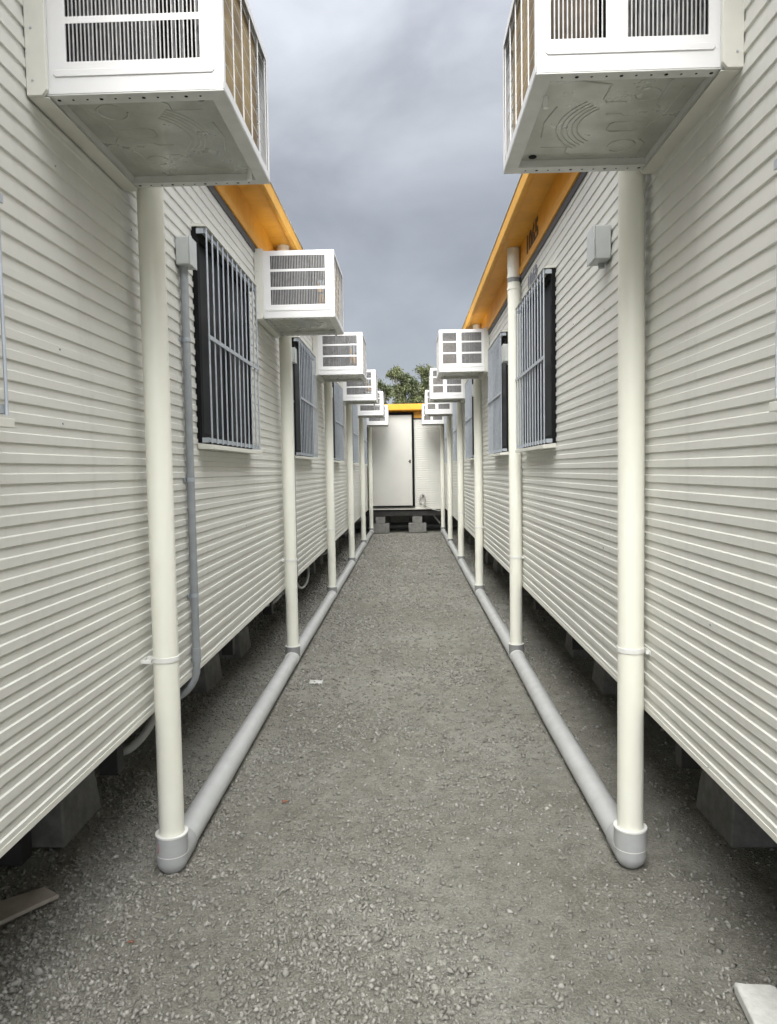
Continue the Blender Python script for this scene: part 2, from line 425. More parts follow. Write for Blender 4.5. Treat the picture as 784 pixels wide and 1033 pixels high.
# ------------------------------------------------------------------ window air conditioner (sticks out along local +X, near side = local -Y when turned 0)
AW, AP, AH = .666, .544, .450
def make_ac(flip=False):
    fl = -1 if flip else 1
    root = thing('air_conditioner', 'x', 'air conditioner', (0, 0, 0))
    y0, y1 = -AW/2, AW/2; t = .002
    rows = [(.086, .188), (.207, .309), (.326, .416)]
    cas = MB()
    def side(cols, yo, yi):
        us = [.004, AP-.003]; ws = [.0, AH]
        for a, b in cols: us += [a, b]
        for a, b in rows: ws += [a, b]
        hol = lambda u, w: any(a < u < b for a, b in cols) and any(a < w < b for a, b in rows)
        cas.plate(us, ws, hol, yo, yi, 'y')
        sl = MB(); dy = (yi-yo)
        for a, b in cols:
            n = int((b-a)/.0108)
            for i in range(n+1):
                u = a+(b-a)*i/n
                for w0, w1 in rows:
                    # louvre blade: thin strip turned inwards
                    e = .0017
                    sl.extr([(u-e, yo+.0004*np.sign(dy)), (u+e, yo+.0004*np.sign(dy)), (u+e, yo+dy*1.6), (u-e, yo+dy*1.6)], w0-.002, w1+.002, 'z', caps=False)
        return sl
    A = side([(.105, .480)], y0, y0+t)
    B = side([(.355, .505), (.085, .300)], y1, y1-t)
    # top, front(outer) frame, rear
    cas.box(.004, AP-.003, y0+t+.0002, y1-t-.0002, AH-.003, AH-.0005)
    # outer face: frame around coil opening
    cas.plate([y0+.0015, y0+.022, y1-.022, y1-.0015], [.0015, .030, AH-.028, AH-.0015], lambda u, w: y0+.022 < u < y1-.022 and .030 < w < AH-.028, AP-.0025, AP, 'x')
    cas.build('casing', M['white'], root, bevel=.0014)
    # raised bead along the bottom of each side and drip lip
    for yy, sg in ((y0, -1), (y1, 1)):
        bd = MB(); bd.extr([(.068, .052), (.075, .045), (.512, .045), (.519, .052), (.519, .057), (.512, .064), (.075, .064), (.068, .057)], yy, yy+sg*.0032, 'y')
        bd.build('bead', M['white'], root, bevel=.0025, seg=3)
    A.build('louvres', M['louv'], root); B.build('louvres', M['louv'], root)
    # inside shell
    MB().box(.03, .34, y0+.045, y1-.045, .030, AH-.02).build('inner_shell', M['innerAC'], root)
    # vertical bundles of grey tubing/wires seen behind the louvres
    r2 = random.Random(4)
    for yy, xm in ((y0+.03, .5), (y1-.03, .33 if flip else .5)):
        iw = MB(); x = .09
        while x < xm:
            x2 = x+r2.uniform(.003, .009); iw.box(x, x2, yy-.004, yy+.004, .05, AH-.03); x = x2+r2.uniform(.012, .05)
        iw.build('wiring', M['innermid'], root)
    # condenser coil + wire guard + copper bends at the far end
    if flip: MB().box(.36, AP-.052, .06, y1-.07, .030, AH-.03).build('coil_side', M['darkcoil'], root)
    MB().box(AP-.05, AP-.018, fl*(y0+(.075 if flip else .03)), fl*(y1-.125), .030, AH-.03).build('condenser_coil', M['coil'], root)
    MB().box(AP-.075, AP-.052, fl*(y1-.12), fl*(y1-.03), .028, AH-.03).build('coil_end', M['black'], root)
    ub = MB()
    for i in range(7):
        z = .06+i*.052
        ub.tube([(AP-.05, fl*(y1-.125), z), (AP-.03, fl*(y1-.095), z+.002), (AP-.022, fl*(y1-.075), z+.013), (AP-.03, fl*(y1-.095), z+.024), (AP-.05, fl*(y1-.125), z+.026)], .005, 8)
    ub.build('return_bends', M['galv'], root)
    wg = MB()
    for i in range(6):
        yy = y0+.03+(AW-.06)*i/5
        wg.tube([(AP-.006, yy, .022), (AP-.006, yy, AH-.02)], .0023, 6)
    for i in range(7):
        z = .04+(AH-.08)*i/6
        wg.tube([(AP-.010, y0+.015, z), (AP-.010, y1-.015, z)], .0014, 5)
    wg.build('wire_guard', M['white'], root)
    # bottom pan: perimeter lip, recessed panel with embossed runs
    pan = MB()
    pan.plate([.004, .055, AP-.045, AP-.001], [y0+.0005, y0+.052, y1-.040, y1-.0005], lambda u, w: .055 < u < AP-.045 and y0+.052 < w < y1-.040, -.004, -.0005, 'z')
    pn = MB(); pn.plate([.05, AP-.04], [y0+.048, y1-.036], lambda u, w: False, .020, .022, 'z')
    for a in (((.055, AP-.045), (y0+.052, y0+.054)), ((.055, AP-.045), (y1-.042, y1-.040)), ((.055, .057), (y0+.055, y1-.043)), ((AP-.047, AP-.045), (y0+.055, y1-.043))):
        pan.box(a[0][0], a[0][1], a[1][0], a[1][1], -.0003, .020)
    em = MB()
    def emb(pts, r=.007): em.tube([(x, y, .0205) for x, y in pts], r*.62, 8)
    def arc(cx, cy, r, a0, a1, n=14): return [(cx+r*math.cos(a0+(a1-a0)*i/n), cy+r*math.sin(a0+(a1-a0)*i/n)) for i in range(n+1)]
    for k in range(5): emb(arc(.20, -.02, .15+.016*k, -.9, .75), .0045)
    emb(arc(.17, -.18, .045, 0, 5.4), .005); emb(arc(.19, .16, .035, 1, 6.2), .005)
    emb([(.09, -.26), (.10, -.16), (.125, -.13), (.125, -.02), (.10, .02), (.10, .20)], .005)
    emb([(.15, -.07), (.24, -.07), (.25, -.06), (.25, -.02), (.24, -.01), (.15, -.01)], .005)
    emb([(.15, .03), (.22, .03), (.235, .045), (.28, .045)], .005)
    emb([(.25, -.24), (.33, -.24), (.35, -.22), (.35, -.18), (.44, -.18)], .005)
    emb([(.24, .12), (.30, .12), (.31, .14), (.31, .22), (.42, .25)], .006)
    emb([(.13, .08), (.145, .10), (.145, .24), (.20, .26)], .006)
    emb([(.45, -.1), (.46, .0), (.44, .1)], .005)
    em.build('pan_embossing', M['pan'], root)
    hs = MB()
    for k in range(11):
        x = .07+k*.04; r = .0035 if k % 3 else .0055
        hs.tube([(x, y0+.026, -.0052), (x, y0+.026, -.0042)], r, 8); hs.tube([(x, y1-.020, -.0052), (x, y1-.020, -.0042)], r, 8)
    hs.tube([(AP-.09, y0+.085, .0165), (AP-.09, y0+.085, .0195)], .014, 14)
    pan.build('base_rim', M['rim'], root, bevel=.001, extra=[(hs, M['black'])])
    pn.build('base_pan', M['pan'], root)
    # drain spout near the outer far corner
    MB().tube([(AP-.05, 0+.21, -.004), (AP-.05, .21, -.035)], .008, 10).build('drain_spout', M['pvcw'], root)
    # wall collar: folded sheet frame between the wall and the casing
    co = MB(); g = .004; z0c, z1c = -.010, AH+.012; cw = .056
    for yy, sg in ((y0-g, -1), (y1+g, 1)):
        co.extr([(0, z0c), (cw-.014, z0c), (cw, z0c+.016), (cw, z1c), (0, z1c)], yy, yy+sg*.014, 'y')
    co.box(0, cw-.002, y0-g+.0005, y1+g-.0005, z0c-.002, z0c+.0015)
    co.box(0, cw-.002, y0-g+.0005, y1+g-.0005, z1c-.004, z1c+.0015)
    sc = MB()
    for yy, sg in ((y0-g-.014, -1), (y1+g+.014, 1)):
        for z in (.03, .17, .31, .43): sc.tube([(.018, yy, z), (.018, yy+sg*.0025, z)], .0035, 8)
    co.build('wall_collar', M['clad_trim'], root, bevel=.0012, extra=[(sc, M['galv'])])
    return root

zAC = 2.607
ac0 = make_ac(); ac1 = make_ac(True)
ACL = [('nearest air conditioner on the left cabin, brown coil and underside seen from below', 0),
       ('second air conditioner on the left cabin, beside the window with the grey conduit', 1),
       ('third air conditioner along the left cabin, above the third cream downpipe', 2),
       ('fourth air conditioner along the left cabin, half hidden behind the third', 3),
       ('fifth air conditioner along the left cabin, small, near the end cabin', 4),
       ('farthest air conditioner on the left cabin, only its edge showing', 5)]
ACR = [('nearest air conditioner on the right cabin, with two louvre columns and a golden coil', 0),
       ('second air conditioner in view on the right cabin, just beyond the two barred windows', 2),
       ('third air conditioner in view on the right cabin, partly under the second', 3),
       ('fourth air conditioner in view on the right cabin, small, before the last', 4),
       ('last and farthest air conditioner on the right cabin, in front of the end cabin', 5)]
for lst, side in ((ACL, 'L'), (ACR, 'R')):
    src = ac0 if side == 'L' else ac1
    for lab, k in lst:
        o = src if k == 0 else copy_tree(src)
        yc = (2.077 if side == 'L' else 2.043)+3*k+AW/2
        xo = XW[side]
        o.location = at(side, xo+(.0005 if side == 'L' else -.0005), yc, zAC)
        o.rotation_euler = (0, 0, ROT[side]+(0 if side == 'L' else PI))
        o['label'] = lab; o['group'] = 'window air conditioners sticking out of the cabin walls'
        if side == 'R': o.location.x += 0.002

# ------------------------------------------------------------------ downpipes
RP, RG = .0488, .056
ZP = .058
def make_downpipe(side, kind, top):
    """kind 'elbow' for the pipe that starts the drain, 'tee' for the others ; origin on the ground under the axis"""
    s = 1 if side == 'L' else -1
    off = abs(XP[side]-XW[side])
    r = thing('downpipe', 'x', 'downpipe', (0, 0, 0))
    MB().tube([(0, 0, .11), (0, 0, top)], RP, 32).build('pipe', M['riser'], r)
    if kind == 'elbow':
        e = MB()
        e.ring((0, 0), RP+.001, .0612, .070, .146, 40)
        e.tube([(0, 0, .045), (0, 0, .0701)], .0600, 40, caps=False)
        e.sphere((0, 0, .045), .0601, 40, 24)
        e.tube([(0, 0, .0445), (0, .135, .0452)], .0590, 40)
        e.build('elbow', M['pvcmid'], r)
        MB().ring((0, 0), .0500, .0632, .145, .151).build('rim', M['pvcw'], r)
        MB().ring((0, 0), .0608, .0620, .0685, .0715).build('seam', M['pvcw'], r)
        if side == 'L':
            pr = MB(); pts = []
            for i in range(13):
                a = -1.9+2.6*i/12
                # small printed arc wrapped on the collar
                th = -2.35+.16*math.cos(a); pts.append((.0618*math.cos(th), .0618*math.sin(th), .110+.024*math.sin(a)))
            pr.tube(pts, .0010, 6); pr.build('printed_mark', M['red'], r)
    else:
        MB().ring((0, 0), RP+.0005, .0595, ZP+.012, .150).build('tee', M['pvcdark'], r)
        MB().ring((0, 0), .0500, .0610, .1505, .155).build('rim', M['pvcw'], r)
    c = MB(); c.ring((0, 0), RP+.0005, RP+.0035, .838, .858)
    c.box(-s*(off-.002), -s*(RP+.001), -.010, .010, .840, .856)
    c.box(-s*(off-.002), -s*(off-.006), -.072, .012, .840, .856)
    c.box(-s*(off-.006), -s*(RP-.010), -.062, -.055, .841, .855)
    c.build('clip', M['pvcw'], r, bevel=.001)
    if top > 3:
        for za, zb_, rr_ in ((2.93, 2.945, .005), (3.02, 3.03, .0045), (3.10, 3.108, .003)): MB().ring((0, 0), RP+.0005, RP+rr_, za, zb_).build('joint', M['riser'], r)
        MB().ring((0, 0), RP+.0005, RP+.0015, 2.985, 3.018).build('band', M['pvcdark'], r)
    return r
ordn = ['first', 'second', 'third', 'fourth', 'fifth', 'sixth']
for side, nm in (('L', 'left'), ('R', 'right')):
    top = 3.306 if side == 'L' else 3.245
    protoT = None
    for k in range(6):
        if k == 0: r = make_downpipe(side, 'elbow', top)
        elif protoT is None: r = protoT = make_downpipe(side, 'tee', top)
        else: r = copy_tree(protoT)
        y = 2.8086+3*k
        # pipes are never quite plumb
        r.location = at(side, XP[side], y, -.018 if (side == 'L' and k == 0) else 0); r.rotation_euler = (0, 0, ROT[side])
        if k == 0: lab = 'nearest cream downpipe on the %s, ending in a grey elbow on the gravel' % nm
        elif k == 5: lab = 'farthest cream downpipe on the %s, beside the cabin closing the path' % nm
        else: lab = '%s cream downpipe from the viewer along the %s cabin' % (ordn[k], nm)
        tag(r, lab, 'downpipe', 'cream downpipes along the cabins')
    # ground drain
    g = MB(); x0 = at(side, XP[side], 0)[0]
    pts = []
    ys = [2.8086+.09]+[2.8086+3*k for k in range(1, 6)]
    for i, y in enumerate(ys):
        pts.append((at(side, XP[side], y)[0], y, ZP if i else (.045 if side == 'R' else .028)))
        if i < len(ys)-1:
            ym = (y+ys[i+1])/2; pts.append((at(side, XP[side], ym)[0]+random.uniform(-.006, .006), ym, (ZP if i else (.051 if side == 'R' else .042))+random.uniform(-.003, .001)))
    pts.append((at(side, XP[side], 17.9)[0], 17.9, ZP))
    root = thing('drain_pipe', 'grey plastic drain pipe lying on the gravel along the %s cabin' % nm, 'pipe', (0, 0, 0), 0, 'grey drain pipes on the ground')
    g.tube(pts, RG-.002, 32).build('pipe', M['pvc'], root)
    for k in range(1, 6):
        y = 2.8086+3*k; x = at(side, XP[side], y)[0]
        cp = MB().tube([(x, y-.062, ZP), (x, y+.062, ZP)], RG+.0005, 28).build('coupling', M['pvc'], root)
        for dy in (-.064, .064):
            MB().tube([(x, y+dy-.0015, ZP), (x, y+dy+.0015, ZP)], RG+.0016, 28).build('joint_ring', M['pvcw'], cp)

# ------------------------------------------------------------------ junction boxes and conduits
def make_conduit():
    r = thing('electrical_conduit', 'x', 'conduit')
    b = MB().box(.001, .062, -.052, .052, 2.49, 2.615); b.build('junction_box', M['box'], r, bevel=.005, seg=3)
    MB().box(.0625, .068, -.054, .054, 2.488, 2.617).build('lid', M['box'], r, bevel=.003)
    MB().tube([(.022, 0, 2.495), (.022, 0, 2.44)], .0185, 16).build('gland', M['cond'], r)
    pts = [(.022, 0, 2.45), (.022, 0, 1.6), (.023, .0, .66)]
    for i in range(1, 9):
        a = PI/2*i/8
        pts.append((.023-.15*(1-math.cos(a)), -.05*(1-math.cos(a)), .64-.15*math.sin(a)))
    pts += [(-.30, -.12, .48), (-.5, -.2, .50)]
    MB().tube(pts, .0180, 16).build('conduit', M['cond'], r)
    for z in (2.16, 1.52, .98):
        cl = MB(); cl.ring((.022, 0), .0182, .0205, z-.009, z+.009, 16); cl.box(.001, .004, -.036, .036, z-.009, z+.009)
        cl.build('saddle', M['galv'], r)
    MB().ring((.0225, 0), .0182, .0215, .66, .73, 16).build('coupling', M['cond'], r)
    return r
cd = make_conduit()
labs = ['grey conduit with a square box beside the nearest barred window on the left cabin', 'grey conduit with box just past the second downpipe on the left cabin',
        'grey conduit with box just past the third downpipe on the left cabin', 'grey conduit with box just past the fourth downpipe on the left cabin', 'grey conduit with box just past the fifth downpipe on the left cabin']
for k in range(5):
    o = cd if k == 0 else copy_tree(cd)
    o.location = at('L', XW['L'], 3.385+3*k); o.rotation_euler = (0, 0, ROT['L']); o['label'] = labs[k]; o['group'] = 'grey conduits with boxes on the left cabin'

def make_rbox():
    r = thing('junction_box', 'x', 'electrical box')
    MB().box(-.001, -.070, -.062, .062, 2.455, 2.60).build('body', M['box'], r, bevel=.005, seg=3)
    MB().box(-.0705, -.077, -.064, .064, 2.453, 2.602).build('lid', M['box'], r, bevel=.003)
    MB().tube([(-.022, .02, 2.457), (-.022, .02, 2.435)], .014, 12).build('gland', M['cond'], r)
    return r
rb = make_rbox()
for k, (y, lab) in enumerate([(3.34, 'grey electrical box high on the right cabin wall beside the nearest downpipe'), (6.36, 'grey electrical box beside the second barred window of the right cabin'),
                   (9.24, 'grey electrical box just past the third downpipe on the right cabin'), (12.2, 'grey electrical box just past the fourth downpipe on the right cabin')]):
    o = rb if k == 0 else copy_tree(rb)
    o.location = at('R', XW['R'], y); o['label'] = lab; o['group'] = 'grey boxes on the right cabin'

# ------------------------------------------------------------------ under-floor hoses and concrete supports
def hose(pts, r, label, m='hose'):
    P = [Vector(p) for p in pts]; out = []
    for i in range(len(P)-1):
        a, b, c, d = P[max(i-1, 0)], P[i], P[i+1], P[min(i+2, len(P)-1)]
        for j in range(8):
            t = j/8; out.append(.5*((2*b)+(c-a)*t+(2*a-5*b+4*c-d)*t*t+(-a+3*b-3*c+d)*t**3))
    out.append(P[-1])
    o = MB().tube(out, r, 14).build('hose', M[m])
    return tag(o, label, 'hose', 'hoses under the left cabin')
hose([(-1.55, 3.2, .52), (-1.42, 3.13, .38), (-1.28, 3.11, .34), (-1.21, 3.14, .37), (-1.17, 3.24, .44), (-1.16, 3.34, .54), (-1.20, 3.4, .60)], .019, 'pale grey hose looping below the left cabin behind the nearest downpipe')
hose([(-1.6, 6.2, .5), (-1.35, 6.3, .40), (-1.25, 6.6, .36), (-1.2, 6.9, .45), (-1.3, 7.05, .58)], .016, 'pale hose hanging below the left cabin beside the second downpipe')
hose([(-1.25, 7.35, .58), (-1.17, 7.5, .40), (-1.15, 7.75, .31), (-1.14, 8.1, .33), (-1.16, 8.35, .45), (-1.22, 8.45, .59)], .015, 'pale curved hose hanging below the left cabin just before the third downpipe')

def make_block():
    r = thing('concrete_support', 'x', 'support')
    # tapered precast block, steel saddle and packers on top
    b = MB(); z = .205
    vs = [(-.13, -.19, -.02), (.13, -.19, -.02), (.13, .19, -.02), (-.13, .19, -.02), (-.11, -.16, z), (.11, -.16, z), (.11, .16, z), (-.11, .16, z)]
    b.add(vs, [(0,3,2,1),(4,5,6,7),(0,1,5,4),(1,2,6,5),(2,3,7,6),(3,0,4,7)])
    b.build('block', M['conc'], r, bevel=.008)
    MB().box(-.12, .12, -.13, .13, .206, .225).build('packer', M['darkply'], r, bevel=.002)
    c = MB(); c.box(-.10, .10, -.12, -.108, .226, .44); c.box(-.10, .10, .108, .12, .226, .44); c.box(-.06, .06, -.107, .107, .29, .44)
    c.build('saddle', M['steelblack'], r, bevel=.002)
    MB().tube([(-.0, -.16, .33), (0, .16, .33)], .018, 12).build('bolt', M['galv'], r)
    return r
bk = make_block(); firstb = True
bx = {'L': [3.16, 5.28, 6.24, 9.05, 11.1, 12.2, 15.1, 17.2], 'R': [3.14, 5.18, 6.16, 9.1, 11.2, 12.2, 15.2, 17.2]}
for side in 'LR':
    for k, y in enumerate(bx[side]):
        o = bk if firstb else copy_tree(bk); firstb = False
        X = -1.61 if side == 'L' else 1.43
        o.location = at(side, X+.04*math.sin(k*7), y); o.rotation_euler = (0, 0, .06*math.sin(k*5))
        nm = 'left' if side == 'L' else 'right'
        o['label'] = ('concrete block supporting the %s cabin, nearest the viewer' % nm) if k == 0 else ('concrete block under the %s cabin, %s from the viewer in its row' % (nm, ['', 'second', 'third', 'fourth', 'fifth', 'sixth', 'seventh', 'farthest'][k]))
        o['group'] = 'concrete blocks under the cabins'
# dark support post set by the nearest left block
MB().box(-1.66, -1.56, 2.80, 2.88, .0, .44).build('chassis_leg', M['steelblack'], None)
tag(bpy.data.objects['chassis_leg'], 'black steel leg standing in front of the nearest concrete block on the left', 'steel leg')

# ------------------------------------------------------------------ end cabin closing the path
def end_cabin():
    Y = 18.12
    r = thing('portable_cabin', 'cream portable cabin with a wide white door closing the far end of the path', 'portable cabin', (0, Y, 0))
    zb, zt = .60, 2.79
    pr = corr_profile(zb, zt)
    w = MB(); prof = [(-o, z) for o, z in pr]+[(.06, zt), (.06, zb)]
    w.extr(prof, -4.2, 4.6, 'x', caps=True); w.box(-4.2, 4.6, .062, 9.0, zb+.002, zt+.2)
    w.build('wall', M['clad'], r)
    MB().box(-4.2, 4.6, -.02, .03, .575, .612).build('base_trim', M['clad_trim'], r)
    MB().box(-4.2, 4.6, -.012, .03, zt, zt+.03).build('flashing', M['flash'], r)
    MB().extr([(-.025, zt+.031), (-.025, 2.99), (.05, 2.99), (.05, zt+.031)], -4.2, 4.6, 'x').build('fascia', M['yellow2'], r)
    MB().extr([(.05, 2.992), (-.20, 2.992), (-.20, 3.005), (-.215, 3.01), (-.215, 3.15), (.05, 3.15)], -4.22, 4.62, 'x').build('roof_edge', M['yellow'], r, bevel=.006)
    MB().extr([(-.21, 3.152), (4.4, 3.30), (9.1, 3.152)], -4.2, 4.6, 'x').build('roof', M['roof'], r)
    MB().box(-4.1, 4.5, .03, .10, .42, .573).box(-4.1, 4.5, 2.8, 2.87, .42, .573).build('bearer', M['steelblack'], r)
    # door
    d = MB().box(-.905, .115, -.048, -.02, .675, 2.895); d = d.build('door', M['door'], r, bevel=.004)
    MB().plate([-.968, -.908, .118, .172], [.64, .672, 2.9, 2.965], lambda u, v: -.908 < u < .118 and .672 < v < 2.9, -.060, -.013, 'y').build('door_frame', M['black'], r)
    MB().box(.045, .085, -.056, -.049, 1.72, 1.80).tube([(.066, -.057, 1.76), (.066, -.085, 1.76), (.02, -.088, 1.76)], .008, 8).build('handle', M['steelblack'], d)
    return r
end_cabin()
for k, (x, lab) in enumerate([(-.69, 'stepped concrete block under the end cabin, left one below the door'), (.225, 'stepped concrete block under the end cabin, right one below the door handle'), (1.9, 'stepped concrete block under the end cabin, hidden behind the right cabin')][:2]):
    r = thing('concrete_pad', lab, 'support', (x, 18.12, 0), 0, 'stepped blocks under the end cabin')
    MB().box(-.22, .22, -.06, .35, .0, .235).build('base', M['conc'], r, bevel=.008)
    MB().box(-.12, .12, -.04, .33, .237, .40).build('top_block', M['conc'], r, bevel=.008)
    MB().box(-.10, .10, -.03, .30, .401, .419).build('packer', M['darkply'], r)
tag(MB().box(-.44, .02, 18.72, 18.78, .22, .42).build('panel', M['conc']), 'pale flat panel standing in the dark under the end cabin between its two blocks', 'panel')
tag(MB().tube([(-3, 18.9, .10), (4, 18.9, .10)], .06, 16).build('tube', M['pvcdark']), 'grey tube lying across the ground under the end cabin', 'pipe')
tag(MB().box(-1.0, -.93, 18.9, 19.4, 0, .4).build('chassis_leg', M['steelblack']), 'dark steel leg in the shadow under the left end of the end cabin', 'steel leg')
tag(MB().tube([(.55, 18.4, .52), (.80, 18.5, .2)], .022, 12).build('brace', M['pvcw']), 'slanting white pipe under the right part of the end cabin', 'pipe')
def coil():
    r = thing('cable', 'grey cable coiled on the end cabin wall and trailing down to the right', 'cable', (.36, 18.08, .82))
    m = MB()
    pts = []
    for i in range(50):
        a = 2*PI*i/49*2.3; rr = .07+.006*math.sin(i); pts.append((rr*math.cos(a), -.02-.0008*i, 1.7*rr*math.sin(a)))
    m.tube(pts, .009, 8)
    m.tube([(.04, -.03, -.10), (.10, -.03, -.18), (.25, -.03, -.25), (.40, -.03, -.28), (.52, -.03, -.24)], .012, 8)
    m.build('cord', M['hose'], r)
    MB().box(-.01, .03, -.02, .03, .10, .14).build('hook', M['galv'], r)
coil()

# ------------------------------------------------------------------ ground
from mathutils import noise as mn
def gz(x, y):
    z = .010*mn.noise(Vector((x*1.3, y*1.3, 0)))+.005*mn.noise(Vector((x*6, y*6, 3)))-.012
    if not (-3 <= x <= 3 and .5 <= y <= 19): return 0
    z -= .016*max(0, min(1, (-x-.45)/.4))*max(0, min(1, (5.5-y)/2))
    return z*max(min(1, (3-abs(x))/.5, (y-.5)/.3, (19-y)/.5), 0)
def ground():
    xs = list(np.concatenate([[-300, -80, -20, -8], np.linspace(-3, 3, 100), [8, 20, 80, 300]]))
    ys = list(np.concatenate([[-300, -60, -10], np.linspace(.5, 9, 150), np.linspace(9.2, 19, 50), [22, 30, 60, 150, 400]]))
    from mathutils import noise as mn
    vs = []
    for y in ys:
        for x in xs:
            z = gz(x, y)
            vs.append((x, y, z))
    n = len(xs); fs = [(j*n+i, j*n+i+1, (j+1)*n+i+1, (j+1)*n+i) for j in range(len(ys)-1) for i in range(n-1)]
    m = MB(); m.add(vs, fs, True)
    o = m.build('ground', M['ground'], fix=False); o['kind'] = 'structure'
ground()

def stones():
    base_v = np.array([(1,0,0),(-1,0,0),(0,1,0),(0,-1,0),(0,0,1),(0,0,-1)], float)
    base_f = np.array([(0,2,4),(2,1,4),(1,3,4),(3,0,4),(2,0,5),(1,2,5),(3,1,5),(0,3,5)])
    GX = np.linspace(-2.1, 2.1, 106); GY = np.linspace(1.2, 18, 421)
    Z = np.array([[gz(x, y) for x in GX] for y in GY]); Cn = np.array([[mn.noise(Vector((x*1.5+5, y*1.1, 0)))*.5+.5+.35*mn.noise(Vector((x*5, y*4, 7))) for x in GX] for y in GY])
    def samp(A, x, y):
        fx = (x-GX[0])/(GX[1]-GX[0]); fy = (y-GY[0])/(GY[1]-GY[0]); i = np.clip(fx.astype(int), 0, len(GX)-2); j = np.clip(fy.astype(int), 0, len(GY)-2)
        u = fx-i; v = fy-j
        return (A[j, i]*(1-u)+A[j, i+1]*u)*(1-v)+(A[j+1, i]*(1-u)+A[j+1, i+1]*u)*v
    m = 620000
    y = 1.3+16.3*rng.rand(m)**2.5; x = rng.uniform(-2.0, 2.0, m)
    c = np.clip(samp(Cn, x, y), 0, 1.2)
    bias = .22+.78*np.clip(.6-x*.42, 0, 1)
    keep = rng.rand(m) < bias*(.15+1.2*c*c)
    x = x[keep][:125000]; y = y[keep][:125000]; n = len(x)
    s_ = .0028+.0085*rng.rand(n)**2.6
    big = rng.rand(n) < .012; s_[big] *= rng.uniform(1.2, 1.7, big.sum())
    s_ *= 1+.12*np.clip(y-3, 0, 9)
    sc = s_[:, None]*np.stack([rng.uniform(.8, 1.5, n), rng.uniform(.7, 1.2, n), rng.uniform(.55, .95, n)], 1)
    v = base_v[None]*(1+rng.uniform(-.3, .3, (n, 6, 3)))+rng.uniform(-.3, .3, (n, 6, 3))
    v = v*sc[:, None, :]
    a = rng.uniform(0, 2*PI, n); ca, sa = np.cos(a)[:, None], np.sin(a)[:, None]
    v[:, :, 2] += v[:, :, 0]*rng.uniform(-.5, .5, n)[:, None]
    v = np.stack([v[:, :, 0]*ca-v[:, :, 1]*sa, v[:, :, 0]*sa+v[:, :, 1]*ca, v[:, :, 2]], 2)
    v += np.stack([x, y, samp(Z, x, y)+sc[:, 2]*.42], 1)[:, None, :]
    F = (base_f[None]+6*np.arange(n)[:, None, None]).reshape(-1, 3)
    me = bpy.data.meshes.new('gravel')
    me.vertices.add(n*6); me.vertices.foreach_set('co', v.reshape(-1).astype(np.float32))
    me.loops.add(len(F)*3); me.loops.foreach_set('vertex_index', F.reshape(-1).astype(np.int32))
    me.polygons.add(len(F)); me.polygons.foreach_set('loop_start', np.arange(0, len(F)*3, 3, dtype=np.int32))
    me.update(calc_edges=True); me.validate()
    at_ = me.attributes.new('tone', 'FLOAT', 'FACE'); at_.data.foreach_set('value', np.repeat(rng.rand(n)**1.2, 8).astype(np.float32))
    me.materials.append(M['stone'])
    o = bpy.data.objects.new('gravel', me); C.objects.link(o)
    tag(o, 'loose grey crushed stones scattered over the path', 'gravel', kind='stuff')
stones()

# bigger single stones on the right foreground
def pebble(x, y, s, lab):
    bm = bmesh.new(); bmesh.ops.create_icosphere(bm, subdivisions=2, radius=1)
    rr = random.Random(int(x*1000))
    from mathutils import noise as mn
    for v in bm.verts: v.co *= 1+.8*mn.noise(v.co*1.1+Vector((x*9, y*9, 0)))
    bmesh.ops.scale(bm, vec=(s*1.25, s*.85, s*.6), verts=bm.verts)
    me = bpy.data.meshes.new('stone'); bm.to_mesh(me); bm.free(); me.materials.append(M['conc'])
    o = bpy.data.objects.new('stone', me); C.objects.link(o); o.location = (x, y, gz(x, y)+s*.25); o.rotation_euler = (0, 0, rr.uniform(0, 6))
    tag(o, lab, 'stone', 'larger loose stones on the path')
pebble(.50, 2.03, .012, 'flat pale stone in the foreground, left of the white paver')
pebble(.62, 2.26, .011, 'pale rounded stone below the right grey elbow, towards the paver')
pebble(.30, 2.27, .012, 'rounded grey stone in the foreground, left of the right elbow')
pebble(.37, 2.52, .010, 'small pale stone just in front of the right elbow')

# litter
def slab(name, pts, z0, z1, m, lab, cat, bev=.003):
    mb = MB().extr(pts, z0, z1, 'z'); o = mb.build(name, m, bevel=bev); return tag(o, lab, cat)
slab('paver', [(.935, 2.095), (.965, 2.088), (1.035, 2.085), (1.048, 2.075), (1.045, 1.75), (.90, 1.76)], .0, .035, M['pave'], 'pale square-edged paver offcut lying at the bottom right corner', 'paver', .005)
slab('board', [(-1.60, 2.41), (-1.445, 2.423), (-1.312, 2.595), (-1.391, 2.645), (-1.62, 2.47)], -.012, .004, M['board'], 'flat brown board offcut on the gravel at the left edge', 'board')
def scrap(x, y, lab, m, sx, sy, seed):
    rr = random.Random(seed); mb = MB(); n = 5; vs = []
    for j in range(n):
        for i in range(n):
            vs.append((sx*(i/(n-1)-.5)+rr.uniform(-.1, .1)*sx/n, sy*(j/(n-1)-.5)*(1-.4*abs(i/(n-1)-.5))+rr.uniform(-.1, .1)*sy/n, .006+rr.uniform(0, .006)))
    mb.add(vs, [(j*n+i, j*n+i+1, (j+1)*n+i+1, (j+1)*n+i) for j in range(n-1) for i in range(n-1)], True)
    o = mb.build('scrap' if m != 'leaf_dry' else 'leaf', M[m]); o.location = (x, y, gz(x, y))
    so = o.modifiers.new('s', 'SOLIDIFY'); so.thickness = .0012
    return tag(o, lab, 'litter' if m != 'leaf_dry' else 'leaf')
scrap(-.70, 5.33, 'small scrap of white plastic on the path beside the left drain pipe', 'litter', .10, .10, 1)
scrap(-.27, 15.9, 'tiny white scrap on the far part of the path before the end cabin', 'litter', .08, .07, 2)
scrap(-.605, 3.38, 'small reddish dry leaf on the gravel left of the path centre', 'leaf_dry', .028, .018, 3)
